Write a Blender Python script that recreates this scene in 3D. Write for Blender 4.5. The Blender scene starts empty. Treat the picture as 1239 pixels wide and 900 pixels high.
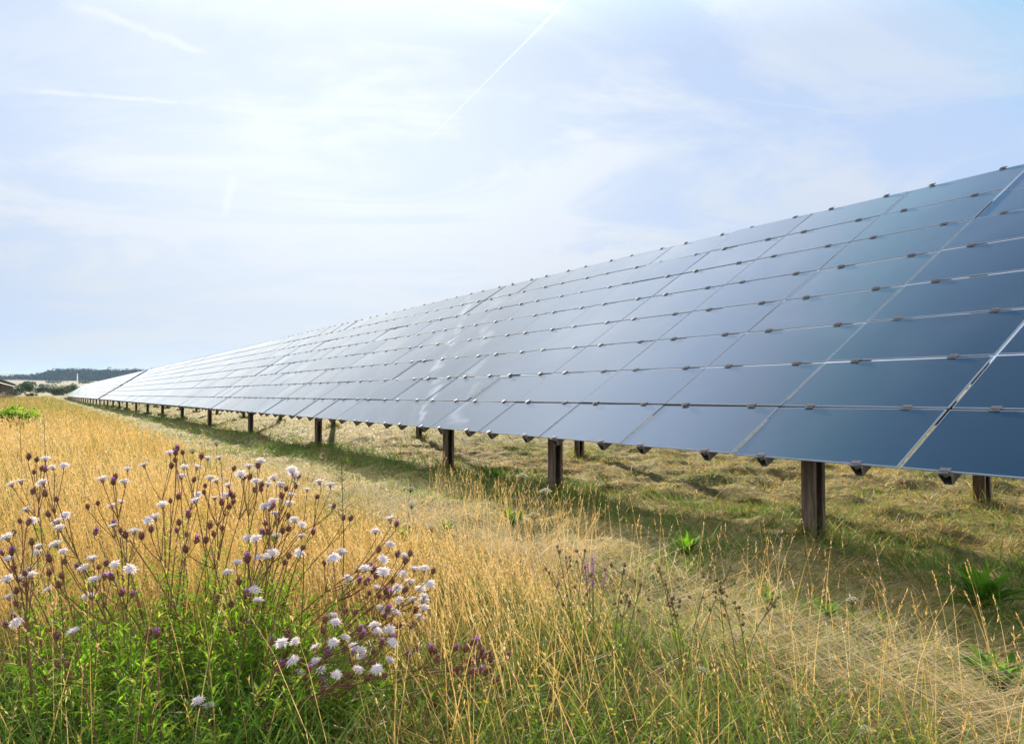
import bpy, bmesh, math, random
import numpy as np
from mathutils import Vector, Matrix

rng = np.random.default_rng(7)
random.seed(7)
scn = bpy.context.scene
COL = scn.collection
W, H, F, PITCH, YAW = 1239., 900., 976., .0276, .5264
CAMZ = 1.0
R = np.array([-math.sin(YAW), math.cos(YAW), 0.])      # along the array, away
Q = np.array([math.cos(YAW), math.sin(YAW), 0.])       # across it, to the right
SUN_EL = math.radians(15.5)
SUN_AZ = math.radians(12.2)                            # left of the view axis (+Y)

# ------------------------------------------------------------------ helpers
def ray(u, v):
    X, Z = (u - W/2)/F, (H/2 - v)/F
    c, s = math.cos(PITCH), math.sin(PITCH)
    return np.array([X, c - Z*s, s + Z*c])

def at(u, v, D):
    """world point seen at photo pixel u,v, D metres in front of the camera"""
    d = ray(u, v)
    return np.array([0, 0, CAMZ]) + d/d[1]*D

def hash2(ix, iy, seed):
    n = (ix.astype(np.int64)*374761393 + iy.astype(np.int64)*668265263 + seed*974634777) & 0xffffffff
    n = ((n ^ (n >> 13))*1274126177) & 0xffffffff
    return ((n ^ (n >> 16)) & 0xffff)/65535.

def vnoise(x, y, seed=0):
    ix, iy = np.floor(x), np.floor(y)
    fx, fy = x-ix, y-iy
    fx, fy = fx*fx*(3-2*fx), fy*fy*(3-2*fy)
    a, b = hash2(ix, iy, seed), hash2(ix+1, iy, seed)
    c, d = hash2(ix, iy+1, seed), hash2(ix+1, iy+1, seed)
    return (a*(1-fx)+b*fx)*(1-fy) + (c*(1-fx)+d*fx)*fy

def fbm(x, y, seed=0, o=3):
    t, a, n = 0., .5, 0.
    for i in range(o):
        t = t + a*vnoise(x*2**i, y*2**i, seed+i*17); n += a; a *= .5
    return t/n

def sstep(a, b, x):
    t = np.clip((x-a)/(b-a), 0, 1)
    return t*t*(3-2*t)

def sq(x, y):
    return x*R[0]+y*R[1], x*Q[0]+y*Q[1]

def meadow_w(x, y):
    """1 in the tall dry meadow, 0 on the mown strip by the panels"""
    s, q = sq(x, y)
    edge = 2.0 + .7*(fbm(s*.35, q*.35, 5)-.5) + .25*(fbm(s*1.6, q*1.6, 9)-.5)
    return 1-sstep(edge-.35, edge+.35, q)

def ground_h(x, y):
    x = np.asarray(x, float); y = np.asarray(y, float)
    r = np.hypot(x, y)
    far = 17.4*np.clip((r-150)/1050, 0, 3)**1.3
    near = 1-sstep(40, 140, r)
    s, q = sq(x, y)
    m = sstep(2.3, 3.0, q)
    hay = m*(.11*(fbm(s*.9, q*2.0, 3)-.5) + .17*(fbm(s*2.6, q*3.8, 13)-.5) + .06*(fbm(s*6.5, q*8, 17)-.5))
    bump = .10*(fbm(x*.3, y*.3, 21)-.5) + .05*(1-m)*(fbm(x*1.1, y*1.1, 31)-.5)
    return far + near*(hay+bump) + .5*(1-near)*(fbm(x*.02, y*.02, 41)-.5)*sstep(140, 400, r)

def gz(x, y):
    return float(ground_h(np.array([x]), np.array([y]))[0])

def np_mesh(name, verts, faces, mats, mat_idx=None, tint=None, smooth=False):
    """faces: list of (n,k) integer arrays"""
    me = bpy.data.meshes.new(name)
    verts = np.asarray(verts, np.float32)
    loops = np.concatenate([f.ravel() for f in faces]).astype(np.int32)
    tot = np.concatenate([np.full(len(f), f.shape[1], np.int32) for f in faces])
    st = np.concatenate([[0], np.cumsum(tot)[:-1]]).astype(np.int32)
    me.vertices.add(len(verts)); me.vertices.foreach_set('co', verts.ravel())
    me.loops.add(len(loops)); me.loops.foreach_set('vertex_index', loops)
    me.polygons.add(len(tot)); me.polygons.foreach_set('loop_start', st); me.polygons.foreach_set('loop_total', tot)
    for m in mats: me.materials.append(m)
    if mat_idx is not None: me.polygons.foreach_set('material_index', np.asarray(mat_idx, np.int32))
    if smooth: me.polygons.foreach_set('use_smooth', np.ones(len(tot), bool))
    if tint is not None:
        a = me.attributes.new('tint', 'FLOAT', 'POINT'); a.data.foreach_set('value', np.asarray(tint, np.float32))
    me.update(calc_edges=True); me.validate()
    return me

class MB:
    """collects simple shapes into one mesh"""
    def __init__(self): self.v = []; self.f = []; self.m = []; self.t = []
    def add(self, vs, fs, mi=0, tint=.5):
        o = len(self.v); self.v += [tuple(p) for p in vs]; self.t += [tint]*len(vs)
        for f in fs: self.f.append([i+o for i in f]); self.m.append(mi)
    def box(self, x0, x1, y0, y1, z0, z1, mi=0, M=None):
        vs = [(x, y, z) for z in (z0, z1) for y in (y0, y1) for x in (x0, x1)]
        if M is not None: vs = [M @ Vector(p) for p in vs]
        self.add(vs, [(0,2,3,1), (4,5,7,6), (0,1,5,4), (2,6,7,3), (0,4,6,2), (1,3,7,5)], mi)
    def prism(self, poly, z0, z1, mi=0, M=None, axis='z'):
        """closed polygon (a,b) extruded along an axis"""
        n = len(poly)
        def pt(a, b, c): return (a, b, c) if axis == 'z' else ((c, a, b) if axis == 'x' else (a, c, b))
        vs = [pt(a, b, z0) for a, b in poly]+[pt(a, b, z1) for a, b in poly]
        if M is not None: vs = [M @ Vector(p) for p in vs]
        fs = [(i, (i+1) % n, n+(i+1) % n, n+i) for i in range(n)]
        self.add(vs, fs+[tuple(range(n))[::-1], tuple(range(n, 2*n))], mi)
    def tube(self, pts, rad, n=5, mi=0, tint=.5):
        pts = [Vector(p) for p in pts]; vs = []
        for i, p in enumerate(pts):
            d = (pts[min(i+1, len(pts)-1)]-pts[max(i-1, 0)]).normalized()
            a = d.orthogonal().normalized() if abs(d.z) > .9 else d.cross(Vector((0, 0, 1))).normalized()
            b = d.cross(a); rr = rad[i] if hasattr(rad, '__len__') else rad
            vs += [p+(a*math.cos(k*2*math.pi/n)+b*math.sin(k*2*math.pi/n))*rr for k in range(n)]
        fs = [(i*n+k, i*n+(k+1) % n, (i+1)*n+(k+1) % n, (i+1)*n+k) for i in range(len(pts)-1) for k in range(n)]
        L = len(pts)-1
        self.add(vs, fs+[tuple(range(n))[::-1], tuple(L*n+k for k in range(n))], mi, tint)
    def lathe(self, prof, n=10, mi=0, c=(0, 0, 0), tint=.5):
        vs = [(c[0]+r*math.cos(k*2*math.pi/n), c[1]+r*math.sin(k*2*math.pi/n), c[2]+z) for r, z in prof for k in range(n)]
        fs = [(i*n+k, i*n+(k+1) % n, (i+1)*n+(k+1) % n, (i+1)*n+k) for i in range(len(prof)-1) for k in range(n)]
        self.add(vs, fs, mi, tint)
    def leaf(self, p, d, nrm, L, w, mi=0, tint=.5, droop=.15):
        p, d, nrm = Vector(p), Vector(d).normalized(), Vector(nrm)
        s = d.cross(nrm).normalized(); u = s.cross(d)
        mid = p+d*L*.45; tip = p+d*L-u*L*droop
        fold = u*w*.25
        self.add([p, mid+s*w*.5+fold, mid, mid-s*w*.5+fold, tip], [(0, 2, 1), (0, 3, 2), (1, 2, 4), (2, 3, 4)], mi, tint)
    def mesh(self, name, mats, smooth=False):
        me = bpy.data.meshes.new(name); me.from_pydata(self.v, [], self.f)
        for m in mats: me.materials.append(m)
        me.polygons.foreach_set('material_index', self.m)
        a = me.attributes.new('tint', 'FLOAT', 'POINT'); a.data.foreach_set('value', self.t)
        if smooth: me.polygons.foreach_set('use_smooth', [True]*len(self.f))
        me.update(); return me

def link(name, me, parent=None, loc=(0, 0, 0), rot=(0, 0, 0)):
    o = bpy.data.objects.new(name, me); COL.objects.link(o); o.parent = parent
    o.location = loc; o.rotation_euler = rot
    return o

def tag(o, label, cat, group=None, kind=None):
    if label: o['label'] = label
    if cat: o['category'] = cat
    if group: o['group'] = group
    if kind: o['kind'] = kind
    return o

def thing(name, label, cat, loc, rz=0, group=None):
    return tag(link(name, None, None, loc, (0, 0, rz)), label, cat, group)

# ------------------------------------------------------------------ materials
class NT:
    def __init__(self, tree): self.t = tree; self.n = tree.nodes; self.l = tree.links
    def new(self, typ, **kw):
        n = self.n.new(typ)
        for k, v in kw.items(): setattr(n, k, v)
        return n
    def link(self, a, b): self.l.new(a, b)
    def _in(self, sock, v):
        if isinstance(v, bpy.types.NodeSocket): self.link(v, sock)
        else: sock.default_value = v
    def math(self, op, a, b=0., clamp=False):
        n = self.new('ShaderNodeMath', operation=op, use_clamp=clamp)
        self._in(n.inputs[0], a); self._in(n.inputs[1], b); return n.outputs[0]
    def vmath(self, op, a, b=(0, 0, 0)):
        n = self.new('ShaderNodeVectorMath', operation=op)
        self._in(n.inputs[0], a); self._in(n.inputs[1], b)
        return n.outputs['Value'] if op in ('DOT_PRODUCT', 'LENGTH') else n.outputs[0]
    def mix(self, f, a, b):
        n = self.new('ShaderNodeMix', data_type='RGBA')
        self._in(n.inputs[0], f)
        for s, v in ((n.inputs[6], a), (n.inputs[7], b)):
            self._in(s, v if isinstance(v, bpy.types.NodeSocket) else tuple(v)+(1,)*(4-len(v)))
        return n.outputs[2]
    def noise(self, vec, scale, detail=4, rough=.55, dist=0.):
        n = self.new('ShaderNodeTexNoise')
        if vec is not None: self.link(vec, n.inputs['Vector'])
        n.inputs['Scale'].default_value = scale; n.inputs['Detail'].default_value = detail
        n.inputs['Roughness'].default_value = rough; n.inputs['Distortion'].default_value = dist
        return n.outputs['Fac']
    def ramp(self, f, stops, interp='LINEAR'):
        n = self.new('ShaderNodeValToRGB'); cr = n.color_ramp; cr.interpolation = interp
        while len(cr.elements) < len(stops): cr.elements.new(.5)
        for e, (p, c) in zip(cr.elements, stops):
            e.position = p; e.color = tuple(c)+(1,) if hasattr(c, '__len__') else (c, c, c, 1)
        self.link(f, n.inputs[0]); return n.outputs[0]
    def sstep(self, v, a, b):
        n = self.new('ShaderNodeMapRange', interpolation_type='SMOOTHSTEP')
        self._in(n.inputs[0], v); n.inputs[1].default_value = a; n.inputs[2].default_value = b
        return n.outputs[0]

def material(name):
    m = bpy.data.materials.new(name); m.use_nodes = True
    t = NT(m.node_tree); p = m.node_tree.nodes['Principled BSDF']
    return m, t, p

def simple(name, col, rough=.6, metal=0., var=.25, scale=8., bump=0.):
    m, t, p = material(name)
    tc = t.new('ShaderNodeTexCoord').outputs['Object']
    n = t.noise(tc, scale, 5)
    lo = [c*(1-var) for c in col]; hi = [min(1, c*(1+var)) for c in col]
    t.link(t.ramp(n, [(.25, lo), (.75, hi)]), p.inputs['Base Color'])
    p.inputs['Roughness'].default_value = rough; p.inputs['Metallic'].default_value = metal
    if bump:
        b = t.new('ShaderNodeBump'); b.inputs['Strength'].default_value = bump; b.inputs['Distance'].default_value = .01
        t.link(n, b.inputs['Height']); t.link(b.outputs[0], p.inputs['Normal'])
    return m

def leafy(name, stops, transl=.4, rough=.6, spec=.25):
    """leaf / grass: colour from the mesh's per-blade tint, light passes through"""
    m, t, p = material(name)
    a = t.new('ShaderNodeAttribute', attribute_name='tint')
    c = t.ramp(a.outputs['Fac'], stops)
    t.link(c, p.inputs['Base Color']); p.inputs['Roughness'].default_value = rough
    p.inputs['Specular IOR Level'].default_value = spec
    tr = t.new('ShaderNodeBsdfTranslucent'); t.link(c, tr.inputs[0])
    mx = t.new('ShaderNodeMixShader'); mx.inputs[0].default_value = transl
    t.link(p.outputs[0], mx.inputs[1]); t.link(tr.outputs[0], mx.inputs[2])
    t.link(mx.outputs[0], t.n['Material Output'].inputs[0])
    return m

GRASS = leafy('grass', [(0., (.055, .15, .014)), (.18, (.13, .23, .03)), (.36, (.22, .24, .055)), (.5, (.40, .30, .09)),
                        (.66, (.56, .36, .105)), (.82, (.66, .48, .21)), (.93, (.64, .54, .36)), (1., (.24, .11, .06))], .42)
LEAF = leafy('plant_leaf', [(0., (.07, .17, .015)), (.5, (.17, .38, .018)), (.85, (.38, .54, .04)), (1., (.55, .50, .12))], .58, .65, .15)
STEM = leafy('plant_stem', [(0., (.10, .14, .03)), (.5, (.17, .10, .04)), (1., (.16, .055, .04))], .1)
PETAL = leafy('petal', [(0., (.62, .55, .62)), (.5, (.82, .77, .78)), (1., (.88, .77, .66))], .5)
PURPLE = leafy('purple_floret', [(0., (.20, .05, .32)), (1., (.48, .20, .58))], .4)
BRACT = leafy('bract', [(0., (.10, .045, .035)), (.5, (.22, .10, .07)), (1., (.55, .34, .20))], .25)
DISC = simple('flower_disc', (.42, .41, .52), .8, 0, .3, 300)
CREAM = leafy('cream_umbel', [(0., (.5, .5, .36)), (1., (.78, .76, .66))], .35)
YELLOW = leafy('yellow_floret', [(0., (.7, .5, .02)), (1., (.8, .62, .05))], .3)
BARK = simple('bark', (.09, .065, .045), .9, 0, .35, 5)
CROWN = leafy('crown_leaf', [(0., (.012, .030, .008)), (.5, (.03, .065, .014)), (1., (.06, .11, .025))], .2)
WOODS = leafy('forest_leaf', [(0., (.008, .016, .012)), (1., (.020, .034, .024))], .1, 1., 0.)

def glass_mat():
    m, t, p = material('panel_glass')
    tc = t.new('ShaderNodeTexCoord').outputs['Object']
    n = t.noise(tc, 1.6, 2, .5)
    geo = t.new('ShaderNodeNewGeometry').outputs['Position']
    d = t.sstep(t.noise(geo, 60, 3), .62, .9)                     # dust specks
    dirt = t.sstep(t.noise(geo, .9, 5, .6), .45, .8)
    c = t.mix(t.math('MULTIPLY', dirt, .25), (.008, .040, .078), (.05, .085, .115))
    c = t.mix(t.math('MULTIPLY', d, .25), c, (.16, .17, .18))
    # two contrail reflections painted into the glass colour as pale wandering streaks
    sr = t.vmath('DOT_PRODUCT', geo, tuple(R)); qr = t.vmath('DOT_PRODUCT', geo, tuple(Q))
    def refl_streak(s_, k, w, f):
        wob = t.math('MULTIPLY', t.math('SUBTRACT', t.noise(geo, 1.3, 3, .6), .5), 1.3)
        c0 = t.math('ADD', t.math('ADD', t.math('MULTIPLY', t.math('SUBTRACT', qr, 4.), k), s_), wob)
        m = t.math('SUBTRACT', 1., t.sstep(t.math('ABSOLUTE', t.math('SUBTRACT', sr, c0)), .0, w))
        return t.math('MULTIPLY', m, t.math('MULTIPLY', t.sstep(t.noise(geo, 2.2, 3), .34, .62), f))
    stk = t.math('ADD', refl_streak(9.2, 1.56, .20, .55), refl_streak(8.1, 1.56, .26, .32))
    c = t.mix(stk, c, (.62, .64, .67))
    t.link(c, p.inputs['Base Color'])
    t.link(t.math('ADD', t.math('MULTIPLY', dirt, .015), .012), p.inputs['Roughness'])
    p.inputs['IOR'].default_value = 2.4
    t.link(t.math('ADD', t.math('MULTIPLY', dirt, .12), .19), p.inputs['Sheen Weight']); p.inputs['Sheen Roughness'].default_value = .35   # fine dust film
    p.inputs['Sheen Tint'].default_value = (.8, .9, 1, 1)
    b = t.new('ShaderNodeBump'); b.inputs['Strength'].default_value = 1.; b.inputs['Distance'].default_value = .0009
    t.link(n, b.inputs['Height']); t.link(b.outputs[0], p.inputs['Normal'])
    return m
GLASS = glass_mat()
EDGE = simple('panel_edge', (.27, .32, .39), .8, 0, .12, 3)
EDGE.node_tree.nodes['Principled BSDF'].inputs['Specular IOR Level'].default_value = .05
BACK = simple('panel_back', (.055, .065, .085), .4, 0, .15, 2)
CLAMP = simple('clamp_metal', (.13, .125, .14), .7, 0, .25, 20)
DARK = simple('hollow_shade', (.022, .022, .026), .8, 0, .2, 9)  # shade inside the open rail ends, painted as a dark colour
STEEL = simple('galvanised_steel', (.15, .135, .12), .75, .1, .3, 9)
def post_mat():
    m, t, p = material('weathered_post')
    tc = t.new('ShaderNodeTexCoord').outputs['Object']
    mp = t.new('ShaderNodeMapping'); mp.inputs['Scale'].default_value = (9, 9, 1.2); t.link(tc, mp.inputs[0])
    n = t.noise(mp.outputs[0], 4, 6, .65)
    n2 = t.noise(tc, 3, 4)
    c = t.ramp(n, [(.3, (.05, .036, .026)), (.5, (.115, .082, .057)), (.72, (.22, .17, .125))])
    c = t.mix(t.sstep(n2, .55, .75), c, (.12, .10, .085))
    t.link(c, p.inputs['Base Color']); p.inputs['Roughness'].default_value = .75
    b = t.new('ShaderNodeBump'); b.inputs['Strength'].default_value = .4; b.inputs['Distance'].default_value = .005
    t.link(n, b.inputs['Height']); t.link(b.outputs[0], p.inputs['Normal'])
    return m
POST = post_mat()

def ground_mat():
    m, t, p = material('ground_soil')
    pos = t.new('ShaderNodeNewGeometry').outputs['Position']
    q = t.vmath('DOT_PRODUCT', pos, tuple(Q)); 
    flat = t.vmath('MULTIPLY', pos, (1, 1, 0)); r = t.vmath('LENGTH', flat)
    fine = t.noise(pos, 14, 6, .7); mid = t.noise(pos, 1.3, 4)
    soil = t.ramp(fine, [(.3, (.07, .05, .025)), (.5, (.17, .125, .05)), (.72, (.34, .26, .12))])
    hay = t.ramp(fine, [(.28, (.09, .08, .025)), (.5, (.29, .24, .09)), (.75, (.48, .40, .2))])
    green = t.ramp(fine, [(.3, (.04, .06, .015)), (.7, (.13, .16, .045))])
    hay = t.mix(t.math('MULTIPLY', t.sstep(mid, .5, .68), .6), hay, green)
    c = t.mix(t.sstep(q, 2.1, 2.8), soil, hay)
    # beyond the meadow: stripes of stubble, grass and crop
    stripe = t.math('ADD', r, t.math('MULTIPLY', t.noise(pos, .004, 2), 160.))
    fields = t.ramp(t.math('DIVIDE', stripe, 1600.), [
        (0., (.24, .22, .08)), (.15, (.19, .20, .065)), (.19, (.32, .25, .12)), (.30, (.33, .26, .14)), (.33, (.05, .10, .025)),
        (.43, (.065, .115, .03)), (.45, (.27, .22, .14)), (.54, (.29, .24, .16)), (.57, (.12, .15, .06)), (.62, (.28, .24, .16)), (.8, (.24, .2, .14)), (1., (.14, .15, .08))])
    c = t.mix(t.sstep(r, 40, 110), c, fields)
    t.link(c, p.inputs['Base Color']); p.inputs['Roughness'].default_value = .95; p.inputs['Specular IOR Level'].default_value = .1
    b = t.new('ShaderNodeBump'); b.inputs['Strength'].default_value = .8; b.inputs['Distance'].default_value = .03
    t.link(fine, b.inputs['Height']); t.link(b.outputs[0], p.inputs['Normal'])
    return m

# ------------------------------------------------------------------ camera, sky, sun
cam = bpy.data.objects.new('camera', bpy.data.cameras.new('camera')); COL.objects.link(cam)
cam.location = (0, 0, CAMZ); cam.rotation_euler = (math.pi/2+PITCH, 0, 0)
cam.data.sensor_width = 36; cam.data.lens = F/W*36; cam.data.clip_end = 20000; cam.data.clip_start = .05
scn.camera = cam
scn.view_settings.view_transform = 'Standard'; scn.view_settings.look = 'None'
scn.view_settings.gamma = 1; scn.view_settings.use_curve_mapping = False
scn.view_settings.exposure = 1.2
cy = scn.cycles
cy.max_bounces = 6; cy.diffuse_bounces = 3; cy.glossy_bounces = 3; cy.transmission_bounces = 4
cy.volume_bounces = 0; cy.transparent_max_bounces = 4; cy.caustics_reflective = False; cy.caustics_refractive = False
cy.sample_clamp_indirect = 6

def build_world():
    w = bpy.data.worlds.new('World'); scn.world = w; w.use_nodes = True
    t = NT(w.node_tree); bg = t.n['Background']
    sky = t.new('ShaderNodeTexSky', sky_type='NISHITA'); sky.sun_disc = False
    sky.sun_elevation = SUN_EL; sky.sun_rotation = -SUN_AZ
    sky.altitude = 100; sky.air_density = 1.0; sky.dust_density = 2.0; sky.ozone_density = 1.5
    d = t.new('ShaderNodeTexCoord').outputs['Generated']
    dz = t.vmath('DOT_PRODUCT', d, (0, 0, 1))
    zz = t.math('ADD', t.math('MAXIMUM', dz, 0.), .16)
    inv = t.math('DIVIDE', 1., zz)
    sc = t.new('ShaderNodeVectorMath', operation='SCALE'); t.link(d, sc.inputs[0]); t.link(inv, sc.inputs['Scale'])
    pl = t.vmath('MULTIPLY', sc.outputs[0], (1, 1, 0))
    mp = t.new('ShaderNodeMapping'); mp.inputs['Rotation'].default_value = (0, 0, .5); mp.inputs['Scale'].default_value = (.7, 1.0, 1)
    t.link(pl, mp.inputs[0])
    n1 = t.noise(mp.outputs[0], 1.25, 8, .64, 1.1)
    n2 = t.noise(pl, .45, 3, .5, .3)
    cl = t.math('MULTIPLY', t.sstep(n1, .41, .64), t.sstep(n2, .28, .58))
    sd = (-math.sin(SUN_AZ)*math.cos(SUN_EL), math.cos(SUN_AZ)*math.cos(SUN_EL), math.sin(SUN_EL))
    cs = t.math('MAXIMUM', t.vmath('DOT_PRODUCT', d, sd), 0.)
    veil = t.sstep(cs, .62, .97)                                  # thin high cloud lit from behind round the sun
    low = t.math('SUBTRACT', 1., t.sstep(dz, .0, .32))
    high = t.math('SUBTRACT', 1., t.math('MULTIPLY', t.sstep(dz, .45, .8), .8))
    thin = t.math('ADD', t.math('MULTIPLY', cl, .62), t.math('ADD', t.math('MULTIPLY', t.math('ADD', veil, t.math('MULTIPLY', t.sstep(cs, .90, .997), 2.2)), .22), t.math('MULTIPLY', low, .20)))
    cover = t.math('MINIMUM', t.math('MULTIPLY', thin, high), .95)
    def trail(p1, p2, w0, w1, wob, amp, rough=0.):
        a, b = Vector(p1).normalized(), Vector(p2).normalized()
        nrm = a.cross(b).normalized(); tg = (b-a).normalized(); mid = (a+b).normalized()
        wv = t.math('MULTIPLY', t.math('SUBTRACT', t.noise(d, 22., 3), .5), wob)
        dist = t.math('ABSOLUTE', t.math('ADD', t.vmath('DOT_PRODUCT', d, tuple(nrm)), wv))
        al = t.vmath('DOT_PRODUCT', t.vmath('SUBTRACT', d, tuple(mid)), tuple(tg))
        half = (b-a).length/2
        fr = t.math('DIVIDE', t.math('ADD', al, half), 2*half)
        wid = t.math('ADD', w0, t.math('MULTIPLY', fr, w1-w0))
        core = t.math('SUBTRACT', 1., t.sstep(t.math('DIVIDE', dist, wid), 0., 1.))
        ends = t.math('MULTIPLY', t.sstep(fr, -.02, .12), t.math('SUBTRACT', 1., t.sstep(fr, .75, 1.02)))
        front = t.math('GREATER_THAN', t.vmath('DOT_PRODUCT', d, tuple(mid)), 0.)
        k = t.math('MULTIPLY', t.math('MULTIPLY', core, ends), t.math('MULTIPLY', front, amp))
        if rough:
            k = t.math('MULTIPLY', k, t.sstep(t.noise(d, 40., 5, .7), .5-rough, .62))
        return k
    px = lambda u, v: tuple(ray(u, v))
    trails = [trail(px(520, 168), px(716, -30), .0009, .0026, .0, .6),
              trail(px(248, 127), px(-5, 106), .0028, .0045, .006, .42, .2),
              trail(px(255, 64), px(70, 0), .007, .008, .016, .34, .2),
              trail(px(880, 119), px(1060, 141), .0022, .0022, .006, .18),
              trail(px(270, 265), px(283, 205), .006, .010, .01, .25, .2)]
    tr = trails[0]
    for k in trails[1:]: tr = t.math('MAXIMUM', tr, k)
    cover = t.math('ADD', cover, tr, True)
    white = t.mix(low, (7.4, 7.9, 8.7), (5.9, 6.1, 6.5))
    bright = t.new('ShaderNodeVectorMath', operation='SCALE'); t.link(white, bright.inputs[0])
    t.link(t.math('ADD', .44, t.math('MULTIPLY', t.math('POWER', cs, 14.), .13)), bright.inputs['Scale'])
    base = t.vmath('MINIMUM', t.vmath('MULTIPLY', sky.outputs[0], (.62, .99, 1.32)), (2.2, 2.85, 4.1))
    c = t.mix(cover, base, bright.outputs[0])
    lift = t.math('ADD', 1., t.math('MULTIPLY', t.math('MULTIPLY', t.sstep(dz, .38, .54), t.math('SUBTRACT', 1., t.sstep(dz, .56, .80))), .8))
    lift = t.math('MULTIPLY', lift, t.math('SUBTRACT', 1., t.math('MULTIPLY', t.sstep(dz, .60, .86), .62)))   # brightness added above the view to lighten panel reflections, deep blue above it
    # bank of white cloud added unseen behind the viewer as soft fill light
    fill_bank = t.math('MULTIPLY', t.sstep(t.vmath('DOT_PRODUCT', d, (0, -1, 0)), -.05, .45), t.math('SUBTRACT', 1., t.sstep(dz, .55, .95)))
    fill_bank = t.math('MULTIPLY', fill_bank, t.math('ADD', .6, t.math('MULTIPLY', t.sstep(t.noise(d, 3., 5, .6), .35, .6), .4)))
    c = t.mix(fill_bank, c, (8.6, 8.5, 8.3))
    cl2 = t.new('ShaderNodeVectorMath', operation='SCALE'); t.link(c, cl2.inputs[0]); t.link(lift, cl2.inputs['Scale']); c = cl2.outputs[0]
    t.link(c, bg.inputs[0]); bg.inputs[1].default_value = .1
build_world()

sun = bpy.data.objects.new('sun', bpy.data.lights.new('sun', 'SUN')); COL.objects.link(sun)
sun.data.energy = 5.0; sun.data.angle = math.radians(.6); sun.data.color = (1., .86, .66)
sv = Vector((-math.sin(SUN_AZ)*math.cos(SUN_EL), math.cos(SUN_AZ)*math.cos(SUN_EL), math.sin(SUN_EL)))
sun.rotation_euler = sv.to_track_quat('Z', 'Y').to_euler(); sun.location = (0, 0, 50)

# ------------------------------------------------------------------ ground
def build_ground():
    def axis(lim, fine, step):
        a = [0.]; st = step
        while a[-1] < lim:
            if a[-1] > fine: st *= 1.09
            a.append(a[-1]+st)
        return np.array(a)
    yp = axis(3600, 16, .09); yn = axis(1500, 2, .3)
    y = np.concatenate([-yn[:0:-1], yp]); x1 = axis(3000, 9, .09); x = np.concatenate([-x1[:0:-1], x1])
    X, Y = np.meshgrid(x, y)
    Z = ground_h(X, Y)
    v = np.stack([X, Y, Z], -1).reshape(-1, 3); nx, ny = len(x), len(y)
    i = (np.arange(ny-1)[:, None]*nx+np.arange(nx-1)[None]).ravel()
    f = np.stack([i, i+1, i+nx+1, i+nx], 1)
    o = link('ground', np_mesh('ground', v, [f], [ground_mat()], smooth=True)); o['kind'] = 'structure'
build_ground()

# ------------------------------------------------------------------ solar arrays
TILT, DU, DV, NV = .5844, 1.22, .5747, 8
EDGE_H, EDGE_Q = CAMZ-.394, 4.004
CT, ST = math.cos(TILT), math.sin(TILT)

def panel_mesh(lu, lv, name='solar_panel'):
    mb = MB(); t, e = .008, .007
    mb.add([(0, 0, 0), (lv, 0, 0), (lv, lu, 0), (0, lu, 0), (e, e, 0), (lv-e, e, 0), (lv-e, lu-e, 0), (e, lu-e, 0)],
           [(4, 5, 6, 7)], 0)
    mb.add([(0, 0, 0), (lv, 0, 0), (lv, lu, 0), (0, lu, 0), (e, e, 0), (lv-e, e, 0), (lv-e, lu-e, 0), (e, lu-e, 0)],
           [(0, 1, 5, 4), (1, 2, 6, 5), (2, 3, 7, 6), (3, 0, 4, 7)], 1)
    mb.add([(0, 0, 0), (lv, 0, 0), (lv, lu, 0), (0, lu, 0), (0, 0, -t), (lv, 0, -t), (lv, lu, -t), (0, lu, -t)],
           [(1, 0, 4, 5), (2, 1, 5, 6), (3, 2, 6, 7), (0, 3, 7, 4)], 1)
    mb.add([(0, 0, -t), (lv, 0, -t), (lv, lu, -t), (0, lu, -t)], [(3, 2, 1, 0)], 2)
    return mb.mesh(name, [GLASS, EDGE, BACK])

def clamp_mesh():
    mb = MB()
    mb.prism([(-.024, .0025), (.024, .0025), (.024, .008), (.008, .008), (.006, .0115), (-.006, .0115), (-.008, .008), (-.024, .008)], -.028, .028, axis='y')
    mb.box(-.008, .008, -.012, .012, -.03, .012)
    return mb.mesh('clamp', [CLAMP])

def post_shape(mb, x, y, z0, z1, w=.115, d=.105):
    """C section, open towards the near end of the row"""
    t, lip = .012, .028
    poly = [(-w/2, -d/2), (-w/2+lip, -d/2), (-w/2+lip, -d/2+t), (-w/2+t, -d/2+t), (-w/2+t, d/2-t), (w/2-t, d/2-t), (w/2-t, -d/2+t),
            (w/2-lip, -d/2+t), (w/2-lip, -d/2), (w/2, -d/2), (w/2, d/2), (-w/2, d/2)]
    mb.prism([(x+a, y+b) for a, b in poly], z0, z1)

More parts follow.
